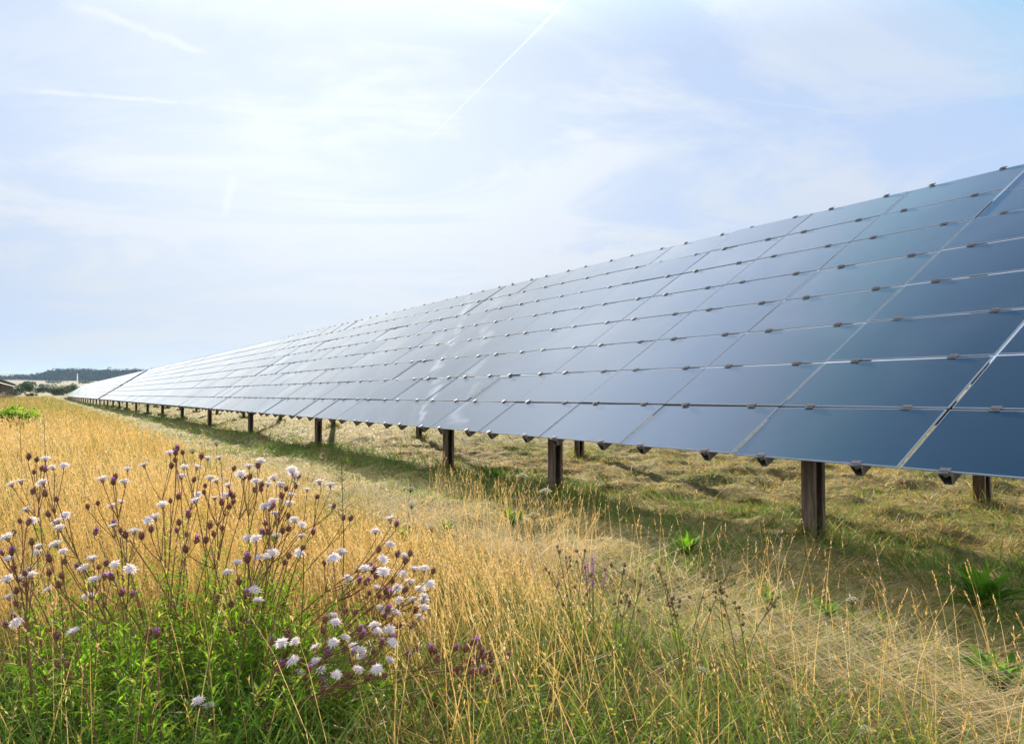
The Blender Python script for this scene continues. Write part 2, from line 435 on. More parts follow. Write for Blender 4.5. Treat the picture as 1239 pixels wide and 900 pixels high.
def table(label, s0, ncol, qoff, fronts, backs, sep_cols=0, detail=True):
    """local x = across the row (q), y = along it (s), z up"""
    base = R*s0 + Q*(EDGE_Q+qoff)
    root = thing('solar_array', label, 'solar array', (base[0], base[1], 0), math.pi/2-(math.pi/2-YAW), 'rows of tilted solar panels')
    inv = root.rotation_euler.copy()
    L = ncol*DU
    lu, lv = DU-.013, DV-.020
    pm = panel_mesh(lu, lv)
    gap = lambda c: -.007 if (c < 3 and sep_cols) else 0.
    # panels
    V = []; far_v = []; n = 0
    for c in range(ncol):
        for r in range(NV):
            v0 = r*DV
            jit = np.array([random.gauss(0, .0034), random.gauss(0, .0026), random.gauss(0, .0008)])
            loc = (v0*CT, c*DU+gap(c), EDGE_H+v0*ST)
            if detail and c < sep_cols:
                o = link('solar_panel', pm, root, loc, (jit[0], -TILT+jit[1], 0)); n += 1
            else:
                far_v.append((loc, (jit[0], -TILT+jit[1], 0), r))
    pv = np.array([v.co[:] for v in pm.vertices]); pf = [np.array(p.vertices[:]) for p in pm.polygons]; pmi = [p.material_index for p in pm.polygons]
    def merge(items, name):
        vs, fs, mi = [], [], []
        for k, (loc, rot, r) in enumerate(items):
            M = np.array(Matrix.Rotation(rot[1], 3, 'Y') @ Matrix.Rotation(rot[0], 3, 'X'))
            vs.append(pv @ M.T + np.array(loc)); fs += [p+k*len(pv) for p in pf]; mi += pmi
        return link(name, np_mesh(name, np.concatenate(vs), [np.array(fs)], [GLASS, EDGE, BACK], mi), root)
    if detail:
        tag(merge(far_v, 'solar_panel'), None, None, None, 'stuff')
    else:
        for r in range(NV): merge([it for it in far_v if it[2] == r], 'panel_row')
    # rails up the slope, two per column
    rot = (0, -TILT, 0)
    rails = [c*DU+gap(c)+DU*f for c in range(ncol) for f in (.208, .785)]
    rm = MB(); a, hh, t = .037, .063, .006
    outer = [(-a, -.0125), (-a, -.022), (-a+.014, -.0125-hh), (a-.014, -.0125-hh), (a, -.022), (a, -.0125)]
    inner = [(b*.86, -.0125-.004+(c+.0125)*.90) for b, c in outer]
    e0, e1, deep = -.014, NV*DV, .09
    rm.add([(e, b, c) for e, pl in ((e0, outer), (e1, outer), (e0, inner), (e0+deep, inner)) for b, c in pl],  # hollow end, shade inside painted dark
           [(i, (i+1) % 6, 6+(i+1) % 6, 6+i) for i in range(6)] + [(12+i, 12+(i+1) % 6, (i+1) % 6, i) for i in range(6)]
           + [(18+i, 18+(i+1) % 6, 12+(i+1) % 6, 12+i) for i in range(6)] + [tuple(range(18, 24)), tuple(range(6, 12))])
    rm.m[-8:-1] = [1]*7
    rmesh = rm.mesh('rail', [STEEL, DARK])
    cm = clamp_mesh()
    clamp_pts = []; far_r = []
    for k, y in enumerate(rails):
        if detail and k < 90: link('rail', rmesh, root, (0, y, EDGE_H), rot)
        else: far_r.append(y)
        for j in range(NV+1):
            v = j*DV-.010 if j else -.004
            if j == NV: v -= .004
            clamp_pts.append((k, v, y))
    def merge_simple(me, locs, name, mats):
        av = np.array([v.co[:] for v in me.vertices]); M = np.array(Matrix.Rotation(-TILT, 3, 'Y')); av = av @ M.T
        sizes = {}
        for p in me.polygons: sizes.setdefault(len(p.vertices), []).append(p.vertices[:])
        fs = {k: [] for k in sizes}; vs = []
        for i, l in enumerate(locs):
            vs.append(av+np.array(l))
            for k, pl in sizes.items(): fs[k].append(np.array(pl)+i*len(av))
        return link(name, np_mesh(name, np.concatenate(vs), [np.concatenate(f) for f in fs.values()], mats), root)
    if far_r: tag(merge_simple(rmesh, [(0, y, EDGE_H) for y in far_r], 'rail', [STEEL, DARK]), None, None, None, 'stuff')
    if detail:
        near = [c for c in clamp_pts if 2 <= c[0] < 13]
        rest = [c for c in clamp_pts if not 2 <= c[0] < 13]
        for k, v, y in near: link('clamp', cm, root, (v*CT, y, EDGE_H+v*ST), rot)
    else: rest = clamp_pts
    tag(merge_simple(cm, [(v*CT, y, EDGE_H+v*ST) for k, v, y in rest], 'clamp', [CLAMP]), None, None, None, 'stuff')
    # beams along the row that carry the rails
    for v in (.75, 2.35, 4.0):
        mb = MB(); M = Matrix.Rotation(-TILT, 4, 'Y')
        mb.box(v-.04, v+.04, .02, L-.02, -.225, -.1, 0, M)
        link('beam', mb.mesh('beam', [STEEL]), root, (0, 0, EDGE_H))
    def post(y, x):
        zt = EDGE_H + x/CT*ST - .15
        w = base + R*y + Q*x
        zb = gz(w[0], w[1])-.3
        mb = MB(); post_shape(mb, 0, 0, 0, zt-zb)
        link('post', mb.mesh('post', [POST]), root, (x, y, zb))
    for y in fronts: post(y, .58)
    for y in backs: post(y, 3.36)
    # diagonal braces at some rear posts
    return root

S0 = 2.741-3*DU
fr = [3.77, 7.0, 9.54]+[15.3+5.85*k for k in range(11)]
bk = [4.2, 10.55, 16.85]+[23.1+6.1*k for k in range(9)]
table('long tilted array of dark blue glass solar panels filling the right side', S0, 62, 0,
      [f-S0 for f in fr if f-S0 < 75], [b-S0 for b in bk if b-S0 < 75], sep_cols=12)
table('far pale grey solar array seen past the gap, against the dark wood', 77.7, 100, 0,
      [.6+5.9*k for k in range(21)], [.6+5.9*k for k in range(21)], detail=False)
table('distant solar array cut by the left edge, seen from its dark shaded back', 64, 116, -12.9,
      [.6+4.9*k for k in range(29)], [.6+4.9*k for k in range(29)], detail=False)

# ------------------------------------------------------------------ grass
def scatter(n, d0, d1, a0=-46., a1=46., p=1.):
    th = np.radians(rng.uniform(a0, a1, n)); u = rng.random(n)
    D = np.sqrt(d0*d0+u*(d1*d1-d0*d0)) if p == 1. else (d0**(2-p)+u*(d1**(2-p)-d0**(2-p)))**(1/(2-p))
    return -np.sin(th)*D*-1, np.cos(th)*D, D

class Blades:
    def __init__(self): self.v = []; self.q = []; self.t3 = []; self.t = []; self.n = 0
    def ribbons(self, x, y, z, h, w, lean, az, curl, tint):
        n = len(x); lv = np.array([0, .38, .74, 1.]); ww = np.array([1., .85, .55, 0.])
        dx, dy = np.cos(az), np.sin(az)
        fa = rng.uniform(0, np.pi, n); wx, wy = np.cos(fa), np.sin(fa)
        P = np.zeros((n, 7, 3), np.float32); top = None; k = 0
        for i, t in enumerate(lv):
            off = h*(lean*t+curl*t*t)
            zz = z+h*t*np.sqrt(np.clip(1-np.minimum(lean+curl*t, .97)**2, .05, 1))
            cx, cy = x+dx*off, y+dy*off
            if i < 3:
                for sgn in (-1, 1):
                    P[:, k, 0] = cx+sgn*wx*w*ww[i]*.5; P[:, k, 1] = cy+sgn*wy*w*ww[i]*.5; P[:, k, 2] = zz; k += 1
            else:
                P[:, 6, 0], P[:, 6, 1], P[:, 6, 2] = cx, cy, zz
        o = self.n+np.arange(n)[:, None]*7
        self.v.append(P.reshape(-1, 3)); self.q.append(o+np.array([[0, 1, 3, 2]])); self.q.append(o+np.array([[2, 3, 5, 4]]))
        self.t3.append(o+np.array([[4, 5, 6]])); self.t.append(np.repeat(tint, 7)); self.n += n*7
        return P[:, 6].copy(), P[:, 6]-(P[:, 4]+P[:, 5])*.5
    def slivers(self, c, d, L, w, tint):
        """thin diamonds: centre base c, direction d (unit), length L"""
        n = len(c); s = np.cross(d, rng.normal(size=(n, 3))); s /= np.linalg.norm(s, axis=1)[:, None]+1e-9
        P = np.zeros((n, 4, 3), np.float32)
        P[:, 0] = c; P[:, 2] = c+d*L[:, None]; m = c+d*(L*.45)[:, None]
        P[:, 1] = m+s*(w*.5)[:, None]; P[:, 3] = m-s*(w*.5)[:, None]
        o = self.n+np.arange(n)[:, None]*4
        self.v.append(P.reshape(-1, 3)); self.q.append(o+np.array([[0, 1, 2, 3]])); self.t.append(np.repeat(tint, 4)); self.n += n*4
    def heads(self, tip, d, hl, k, L, w, tint, spread=.45):
        n = len(tip); d = d/(np.linalg.norm(d, axis=1)[:, None]+1e-9)
        for j in range(k):
            f = rng.random(n)
            c = tip-d*(hl*f)[:, None]+d*(hl*.25)[:, None]
            e = d+rng.normal(size=(n, 3))*spread*(.4+.6*f)[:, None]; e /= np.linalg.norm(e, axis=1)[:, None]
            self.slivers(c, e, L*rng.uniform(.7, 1.3, n), w*rng.uniform(.7, 1.3, n), np.clip(tint+rng.normal(0, .05, n), 0, .95))
    def build(self, name, label, cat):
        me = np_mesh(name, np.concatenate(self.v), [np.concatenate(self.q)]+([np.concatenate(self.t3)] if self.t3 else []), [GRASS], tint=np.concatenate(self.t))
        return tag(link(name, me), label, cat, None, 'stuff')

def keep(mask, *a): return [k[mask] for k in a]

def tall_meadow():
    B = Blades()
    bands = [(1.9, 4.2, 1500, 1., 12), (4.2, 8, 620, 1.5, 8), (8, 16, 230, 2.6, 5), (16, 34, 70, 5., 4), (34, 75, 18, 10., 3), (75, 190, 3.2, 24., 2)]
    for d0, d1, dens, ws, k in bands:
        n = int(dens*math.radians(92)*.5*(d1*d1-d0*d0))
        x, y, D = scatter(n, d0, d1)
        s, q = sq(x, y)
        m = meadow_w(x, y)*(.35+.65*sstep(.3, .6, fbm(x*.8, y*.8, 51)))
        rt = sstep(2, 12, np.degrees(np.arctan2(x, y)))*(1-sstep(5, 8, D))
        m *= (1-.5*rt)*(.55+.45*sstep(.42, .55, fbm(x*1.7, y*1.7, 55)))*(1-.2*sstep(.2, 1.5, q)*(1-sstep(4.5, 8, D)))*np.where(D < 3.0, .7, 1.)*np.where((D < 2.9) & (np.degrees(np.arctan2(x, y)) < -9), .22, 1.)
        sp = .10*sstep(3.4, 2.6, q)*(D < 9) if False else 0
        x, y, D, q = keep(rng.random(n) < m, x, y, D, q); n = len(x)
        z = ground_h(x, y)
        h = (.30+.26*rng.random(n)+.16*(fbm(x*.5, y*.5, 61)-.5))*(1-.40*sstep(.2, 1.9, q))
        h *= np.where(D > 30, .8, 1.)*(1-.22*sstep(2, 12, np.degrees(np.arctan2(x, y)))*(1-sstep(5, 8, D)))
        tint = np.clip(.64+.26*(fbm(x*.45, y*.45, 71)-.5)-.26*sstep(.50, .68, fbm(x*.22, y*.5, 75))*(rng.random(n) < .6)+.12*sstep(.55, .7, fbm(x*.3+9, y*.3, 78))+rng.normal(0, .07, n)-.22*sstep(22, 45, D), .2, .84)
        az = rng.normal(2.6, 1.0, n); 
        tip, d = B.ribbons(x, y, z, h, .0022*ws*rng.uniform(.8, 1.4, n), .08+.12*rng.random(n), az, .10+.30*rng.random(n)**2, tint)
        B.heads(tip, d, .075+.05*rng.random(n), k, .013*ws**.8*np.ones(n), .0028*ws*np.ones(n), np.clip(tint+.06, 0, .84), .32)
        # dry basal blades between the stalks
        nb = int(n*(2.0 if D.max() < 4.3 else 1.4)); i = rng.integers(0, n, nb)
        bx, by = x[i]+rng.normal(0, .05*ws, nb), y[i]+rng.normal(0, .05*ws, nb)
        g = sstep(.46, .66, fbm(bx*.9, by*.9, 81))*.30
        B.ribbons(bx, by, ground_h(bx, by), .12+.22*rng.random(nb), .0040*ws**.9*rng.uniform(.7, 1.3, nb), .15+.3*rng.random(nb), rng.uniform(0, 6.28, nb),
                  .2+.4*rng.random(nb), np.clip(.54-g+rng.normal(0, .08, nb), .1, .84))
    B.build('meadow_grass', 'tall dry golden meadow grass with feathery seed heads on the left', 'meadow grass')
tall_meadow()

def green_understory():
    B = Blades()
    n = 60000
    x, y, D = scatter(n, 1.7, 5.)
    s, q = sq(x, y)
    a = np.degrees(np.arctan2(x, y))
    w = meadow_w(x, y)*(1-sstep(2.5, 4.2, D))*(.25+.75*sstep(.42, .58, fbm(x*1.1+7, y*1.1, 91)))
    w = np.maximum(w, .9*sstep(-6, -13, a)*(D < 2.9))
    w *= np.where(a > -8, .55, 1.); x, y, D, a = keep(rng.random(n) < w*.85, x, y, D, a); n = len(x)
    lush = sstep(-8, -16, a)
    B.ribbons(x, y, ground_h(x, y), (.10+.16*rng.random(n))*(1+.35*lush), .0045*rng.uniform(.7, 1.5, n), .1+.3*rng.random(n), rng.uniform(0, 6.28, n),
              .2+.5*rng.random(n), np.clip(.24-.07*lush+rng.normal(0, .08, n), .02, .5))
    # fine feathery weeds
    B.build('green_grass', 'fresh green grass growing low among the dry stalks in front', 'grass')
green_understory()

def mown():
    B = Blades()
    bands = [(2.2, 4.5, 2600, 1.), (4.5, 8, 1700, 1.25), (8, 16, 620, 2.), (16, 34, 150, 4.), (34, 90, 22, 9.)]
    for d0, d1, dens, ws in bands:
        n = int(dens*math.radians(92)*.5*(d1*d1-d0*d0))
        x, y, D = scatter(n, d0, d1)
        s, q = sq(x, y)
        m = (1-meadow_w(x, y))*(q < 30)
        clump = fbm(s*1.4, q*2.3, 101)
        x, y, D, s, q, clump = keep(rng.random(n) < m*(.35+.9*sstep(.35, .6, clump)), x, y, D, s, q, clump); n = len(x)
        strip = sstep(2.9, 3.5, q)*(1-sstep(4.7, 5.4, q))*sstep(.36, .5, fbm(s*.8, q*1.5, 115))             # left longer round the posts; panel shadow also painted into its tint
        grn = np.clip(.16+sstep(.42, .60, fbm(s*.55, q*1.1, 111))*.6+.55*strip, 0, .92)
        isg = rng.random(n) < grn
        h = (.035+.07*rng.random(n)**1.5)*(1+1.9*strip*rng.random(n))*(1+.5*(clump-.5))
        tint = np.where(isg, .28-.12*strip+rng.normal(0, .09, n),   .69+.24*(fbm(s*2.2, q*3.1, 121)-.5)+rng.normal(0, .13, n)-.12*sstep(9, 20, D)+.10*(clump-.5))  # green made darker along the strip to deepen the shadow band
        lean = np.where(isg, .15+.4*rng.random(n), .45+.45*rng.random(n))
        az0 = 6.28*fbm(s*1.1, q*1.6, 131)*1.5
        B.ribbons(x, y, ground_h(x, y)-.004, h*(1+.4*(~isg)), .0042*ws*rng.uniform(.6, 1.3, n), lean, az0+rng.normal(0, 1.3, n), .2+.5*rng.random(n), np.clip(tint, .03, .9))
    for ss in [f for f in fr]+[f for f in bk]:                      # uncut tufts round the foot of each post
        qq = EDGE_Q+(.58 if ss in fr else 3.36)
        k = 150; a = rng.uniform(0, 6.28, k); rr = .07+.12*rng.random(k)
        c = R*ss+Q*qq; x, y = c[0]+rr*np.cos(a), c[1]+rr*np.sin(a); ws = max(1., ss/6)
        B.ribbons(x, y, ground_h(x, y)-.005, .06+.16*rng.random(k), .0042*ws*np.ones(k), .1+.4*rng.random(k), a+rng.normal(0, .6, k), .2+.4*rng.random(k), np.clip(.38+rng.normal(0, .16, k), .05, .8))
    B.build('mown_grass', 'short mown grass and hay lying under and in front of the panels', 'mown grass')
mown()

def straw():
    """pale flattened straw and thin standing stalks along the meadow's edge"""
    B = Blades()
    n = 70000
    x, y, D = scatter(n, 2.2, 11., -30, 46)
    s, q = sq(x, y)
    w = np.exp(-((q-2.55)/.36)**2)*sstep(.36, .56, fbm(s*.7, q*1.2, 141))
    x, y, s, q = keep(rng.random(n) < w, x, y, s, q); n = len(x)
    B.ribbons(x, y, ground_h(x, y)+.03*rng.random(n), .20+.30*rng.random(n), .0026*rng.uniform(.6, 1.2, n), .84+.13*rng.random(n),
              math.radians(120)+rng.normal(0, .55, n)+np.pi*(rng.random(n) < .5), 0.02*np.ones(n), np.clip(.90+rng.normal(0, .04, n), .75, .95))
    n = 3800
    x, y, D = scatter(n, 2.2, 8., -6, 46)
    s, q = sq(x, y)
    w = sstep(1.9, 2.3, q)*(1-sstep(2.9, 3.4, q))*(.2+.8*sstep(.4, .6, fbm(x*1.3, y*1.3, 151)))
    x, y, D = keep(rng.random(n) < w, x, y, D); n = len(x)
    t = np.clip(.74+rng.normal(0, .08, n), .5, .9)
    tip, d = B.ribbons(x, y, ground_h(x, y), .24+.2*rng.random(n), .0021*np.ones(n), .05+.12*rng.random(n), rng.uniform(0, 6.28, n), .05+.3*rng.random(n)**2, t)
    B.heads(tip, d, .06+.04*rng.random(n), 12, .014*np.ones(n), .003*np.ones(n), t, .22)
    B.build('dry_straw', 'pale dry straw lying flat between the meadow and mown strip', 'straw')
straw()

# ------------------------------------------------------------------ wildflowers in front
def head_white(seed):
    r = random.Random(seed); mb = MB(); n = 20; cup = r.uniform(.0, .3)
    for k in range(n):
        for ring, (L, up) in enumerate(((.0185, cup), (.0140, cup+.3))):
            a = (k+.5*ring)*2*math.pi/n+r.uniform(-.1, .1); L *= r.uniform(.62, 1.22)
            d = Vector((math.cos(a), math.sin(a), up+r.uniform(-.12, .12))).normalized()
            mb.leaf(d*.0035+Vector((0, 0, .001)), d, (0, 0, 1), L, .0052, 0, r.uniform(.2, 1), .05)
    mb.lathe([(.0001, .0045), (.005, .0038), (.0080, .0014), (.0078, 0)], 9, 1)
    mb.lathe([(.006, .0005), (.0058, -.004), (.0042, -.009), (.0015, -.0125), (.0006, -.014)], 8, 2, tint=.8)
    return mb.mesh('flower_head', [PETAL, DISC, BRACT])

def head_bud(seed, purple):
    r = random.Random(seed); mb = MB()
    mb.lathe([(.0006, -.016), (.004, -.013), (.0068, -.007), (.0070, -.002), (.0050, .003), (.0001, .004)], 9, 0, tint=.3)
    for k in range(44):                                          # overlapping scales
        a = k*2.4; z = -.013+.015*(k/44); rad = .0072-.25*abs(z+.005)
        d = Vector((math.cos(a)*.6, math.sin(a)*.6, .8))
        mb.leaf((rad*math.cos(a), rad*math.sin(a), z), d, (math.cos(a), math.sin(a), 0), .006, .003, 0, r.uniform(0, 1), -.2)
    for k in range(46 if purple else 26):
        a = r.uniform(0, 6.28); sp = r.uniform(.05, .75 if purple else .5)
        d = Vector((math.cos(a)*sp, math.sin(a)*sp, 1)).normalized()
        mb.leaf((.003*math.cos(a), .003*math.sin(a), .002), d, (math.cos(a), math.sin(a), .1), r.uniform(.007, .012 if purple else .008), .0016, 1, r.random(), 0)
    return mb.mesh('purple_bud' if purple else 'seed_head', [BRACT, PURPLE if purple else BRACT])

DRY = leafy('dry_bract', [(0., (.07, .055, .03)), (.5, (.16, .11, .06)), (1., (.38, .29, .17))], .15)
HW = [head_white(k) for k in range(4)]; HD = [head_bud(k, False) for k in range(3)]; HP = [head_bud(10+k, True) for k in range(3)]

A2 = dict(w="183,103 130,85 33,158 125,150 75,228 92,262 188,245 172,283 165,262 20,310 105,352 160,330 293,143 365,112 412,100 355,148 320,220 465,217 487,68 565,108 520,133 528,108 560,203 595,82 620,147 615,195 568,185 690,130 735,147 655,160 640,185 733,312 425,260 385,290 265,370 240,398 330,388 373,400 270,428 310,418 138,457 68,418 22,430 25,480 253,477 210,580 600,790 110,335",
          d="106,82 97,118 160,195 120,108 95,172 128,178 280,208 57,258 40,290 90,317 345,285 358,298 405,300 492,100 500,57 523,62 588,158 557,140 433,280 535,297 612,295 590,312 603,268 530,337 183,375 140,405 175,413 40,390 47,457 72,438 283,390 160,587 163,667 685,430 662,497 622,477 578,72 672,108 740,98 670,203 700,130 730,168",
          p="275,290 350,465 37,532 15,557 5,350 33,345 220,390 450,580 512,188 540,240 660,180 635,205 708,363 705,468 705,557 317,418 45,495")
A3 = dict(w="50,105 70,147 105,157 140,155 120,138 180,130 252,150 283,157 217,172 290,220 170,187 165,213 120,205 97,217 127,240 180,257 203,272 200,303 130,303 68,315 100,368 118,353 315,352 195,353 412,292 455,255 455,328 435,372 383,400 437,408 490,413 525,397 552,398 513,437 568,443 475,455 480,490 550,490 520,487 430,513 467,525 540,537 292,530 297,552 410,560 327,595 293,610 353,620 240,622 180,657 243,665 257,688 363,687 418,687 463,610 308,757 375,650 417,580 453,575",
          d="143,185 147,285 163,243 185,160 193,127 343,250 295,215 207,333 165,357 423,338 513,350 477,352 580,400 398,463 445,457 530,515 328,515 263,570 213,707 203,658 333,697 340,727 440,703 353,663 483,560 410,568 433,610 162,577 137,677 585,630 590,650 625,680 645,690 685,660 700,650 720,650 740,640 690,690 730,690 715,615 675,620 760,715 780,680 795,640 690,740 720,630 745,655",
          p="97,265 45,365 43,468 42,557 115,603 322,250 367,430 390,432 453,467 370,567 440,533 165,595 285,360 397,387 507,643 572,625 645,622 697,603 715,685 697,692 260,718 222,743 265,740 345,640 433,605")
heads = []
for A, ox, oy in ((A2, 0, 520), (A3, 280, 520)):
    for kind, txt in A.items():
        for pr in txt.split():
            a, b = pr.split(','); heads.append((ox+float(a)/2.369, oy+float(b)/2.369, kind))
for h in list(heads):
    if random.random() < .5 and h[0] < 520: heads.append((h[0]+random.choice((-1, 1))*random.uniform(7, 15), h[1]+random.uniform(-11, 11), random.choice('wwdddp')))

PLANTS = [  # centre of its heads in the photo, base (photo x, distance), label
    (18, 650, 75, 2.25, 'pale lilac wildflower cut by the left edge, its upper heads beside purple buds'),
    (50, 570, 105, 2.95, 'tallest reddish stemmed wildflower at far left, white heads over the golden grass'),
    (65, 630, 130, 2.6, 'wildflower at left with white heads leaning left above its green clump'),
    (25, 725, 110, 2.15, 'low wildflower in the left corner ending in dark and purple buds'),
    (105, 690, 165, 2.2, 'wildflower left of the clump middle with a crowded row of white heads'),
    (130, 580, 175, 2.9, 'slim wildflower with a few white heads standing apart at upper left'),
    (165, 640, 205, 2.5, 'wildflower in the left clump carrying white heads over brown seed heads'),
    (90, 765, 170, 1.95, 'short wildflower low in the leaves with one white star head'),
    (220, 565, 225, 3.05, 'tall wildflower whose top white and dark heads stand highest in the clump'),
    (250, 640, 245, 2.6, 'wildflower in the clump middle with many small dark buds'),
    (285, 580, 260, 3.0, 'wildflower right of the tallest one with a loose cloud of white heads'),
    (300, 690, 285, 2.4, 'wildflower in front of the clump with sparse brown buds on long stems'),
    (335, 610, 290, 2.8, 'wildflower leaning right with white heads just left of the mown strip'),
    (395, 600, 305, 3.0, 'farthest leaning wildflower, white heads against the grey straw patch'),
    (425, 680, 315, 2.55, 'wildflower with purple buds and white heads halfway along the right slant'),
    (490, 705, 330, 2.55, 'wildflower leaning far right, ending in a dense bunch of white heads'),
    (400, 775, 300, 2.15, 'low slanting wildflower with nodding white heads above the green leaves'),
    (575, 790, 345, 2.3, 'nearly lying wildflower with a cluster of brown and purple seed heads'),
    (250, 860, 262, 1.9, 'small wildflower with a single frayed white head at the bottom edge')]

def build_plants():
    groups = [[] for _ in PLANTS]
    for h in heads:
        i = min(range(len(PLANTS)), key=lambda k: math.hypot(h[0]-PLANTS[k][0], 1.15*(h[1]-PLANTS[k][1])))
        groups[i].append(h)
    r = random.Random(3)
    for (cu, cv, bu, D, label), hs in zip(PLANTS, groups):
        b = at(bu, 700, D); b[2] = gz(b[0], b[1])
        root = thing('wildflower', label, 'wildflower', tuple(b), 0, 'wildflowers in the leafy clump in front')
        fol = MB(); B = Vector(b); leafstalk = MB()
        pts = []
        for u, v, k in hs:
            dd = D+.18*r.uniform(-1, 1)+.08
            p = Vector(at(u, v, dd)); p.z = max(p.z, .1); pts.append((p-B, k))
        rest = list(range(len(pts))); stems = []
        while rest:                                              # heads close together share a stem
            i = rest.pop(0); c = [i]
            for j in sorted(rest, key=lambda j: (pts[j][0]-pts[i][0]).length):
                if (pts[j][0]-pts[i][0]).length < .13 and len(c) < 5: c.append(j)
            for j in c[1:]: rest.remove(j)
            stems.append(c)
        for c in stems:
            stem = MB()
            cen = sum((pts[j][0] for j in c), Vector())/len(c)
            foot = Vector((r.gauss(0, .07), r.gauss(0, .07), 0)); foot.z = gz(b[0]+foot.x, b[1]+foot.y)-b[2]-.01
            fork = foot+(cen-foot)*(.80 if len(c) > 1 else .96)
            ctrl = foot+(cen-foot)*.45+Vector((0, 0, .12*cen.length)) + Vector((r.gauss(0, .02), r.gauss(0, .02), 0))
            path = [foot*(1-t)**2+ctrl*2*t*(1-t)+fork*t*t for t in np.linspace(0, 1, 9)]
            tn = r.uniform(.35, 1)
            stem.tube(path, [.0030-.0014*t for t in np.linspace(0, 1, 9)], 5, 0, tn)
            for j in c:
                p, k = pts[j]
                aim = (p-fork).normalized()
                if k == 'w': nrm = (Vector((0, -.55, 1))+aim*.45+Vector((r.gauss(0, .25), r.gauss(0, .25), 0))).normalized()
                else: nrm = (aim*.7+Vector((r.gauss(0, .2), r.gauss(0, .2), .7))).normalized()
                low = p-nrm*.014
                m1 = fork+(low-fork)*.5+Vector((0, 0, -.01))
                stem.tube([fork, m1, low-nrm*.012, low], [.0016, .0013, .0013, .0016], 4, 0, tn)
                me = r.choice(HW if k == 'w' else HD if k == 'd' else HP)
                o = link(me.name.split('.')[0], me, root, tuple(p))
                o.rotation_euler = (nrm.to_track_quat('Z', 'Y') @ Matrix.Rotation(r.uniform(0, 6.28), 3, 'Z').to_quaternion()).to_euler()
                sc = r.uniform(.85, 1.2)*(.94 if k == 'w' else .98)*(.92 if D < 2.3 else 1.06); o.scale = (sc, sc, sc)
            link('stem', stem.mesh('stem', [STEM]), root)
            # narrow leaves up the stem
            Lp = sum((path[i+1]-path[i]).length for i in range(8))
            for _ in range(int(26+Lp*46)):
                t = r.random()**1.5*.86; q = min(int(t*8), 7); p = path[q].lerp(path[q+1], t*8-q)
                a = r.uniform(0, 6.28); up = r.uniform(.15, 1.)
                sz = (.075-.05*t)*r.uniform(.6, 1.3)
                fol.leaf(p, (math.cos(a), math.sin(a), up), (0, 0, 1), sz, sz*.19, 0, min(1, max(0, r.gauss(.5+.2*t, .22))), r.uniform(0, .35))
        # leafy base of the plant
        lush = cv < 770 and cu < 480
        for _ in range(24 if lush else 8):                       # upright leafy shoots without flowers
            a = r.uniform(0, 6.28); rad = abs(r.gauss(0, .16)); fx, fy = rad*math.cos(a), rad*math.sin(a)
            f = Vector((fx, fy, gz(b[0]+fx, b[1]+fy)-b[2]-.01)); hh = r.uniform(.16, .46)*(1-.6*min(rad/.4, 1))
            e = f+Vector((fx*.5+r.gauss(0, .04), fy*.5+r.gauss(0, .04), hh))
            leafstalk.tube([f, f.lerp(e, .5)+Vector((r.gauss(0, .01), r.gauss(0, .01), 0)), e], [.0022, .0018, .001], 4, 0, r.uniform(0, .55))
            base_t = r.gauss(.52, .16)
            for k in range(int(10+hh*42)):
                t = r.uniform(.08, 1); p = f.lerp(e, t); a2 = k*2.4+r.gauss(0, .3); sz = r.uniform(.028, .075)*(1.15-.55*t)
                fol.leaf(p, (math.cos(a2), math.sin(a2), r.uniform(.2, 1.5)), (math.cos(a2)*.2, 0, 1), sz, sz*r.uniform(.13, .22), 0, min(1, max(0, base_t+.25*(t-.5)+r.gauss(0, .14))), r.uniform(0, .45))
        leafstalk.f and fol.add([Vector(p) for p in leafstalk.v], leafstalk.f, 1)
        if leafstalk.v: fol.t[-len(leafstalk.v):] = leafstalk.t
        link('foliage', fol.mesh('foliage', [LEAF, STEM]), root)
build_plants()

def umbel(u, v, D, rad, label):
    rad *= 1.35
    p = Vector(at(u, v, D)); r = random.Random(int(u*7+v))
    bx, by = p.x+r.gauss(0, .04), p.y+r.gauss(0, .04); bz = gz(bx, by)
    root = thing('white_umbel', label, 'flower', (bx, by, bz), 0, 'white umbels dotted over the grass')
    top = p-Vector((bx, by, bz)); fork = top-Vector((0, 0, rad*.8))
    st = MB(); st.tube([(0, 0, -.01), fork*.5+Vector((r.gauss(0, .015), r.gauss(0, .015), 0)), fork], [.003, .0022, .0018], 5, 0, .1)
    hd = MB()
    for k in range(26):
        a = k*2.4; q = rad*math.sqrt((k+.5)/26)
        e = top+Vector((q*math.cos(a), q*math.sin(a), .6*rad*(1-(q/rad)**2)+r.gauss(0, .002)))
        st.tube([fork, e], [.0009, .0007], 3, 0, .1)
        for j in range(7):
            a2 = r.uniform(0, 6.28); d = Vector((math.cos(a2), math.sin(a2), r.uniform(-.1, .6)))
            hd.leaf(e, d, (0, 0, 1), rad*.27, rad*.2, 0, r.random(), .05)
    link('stem', st.mesh('stem', [STEM]), root); link('flower_head', hd.mesh('flower_head', [CREAM]), root)
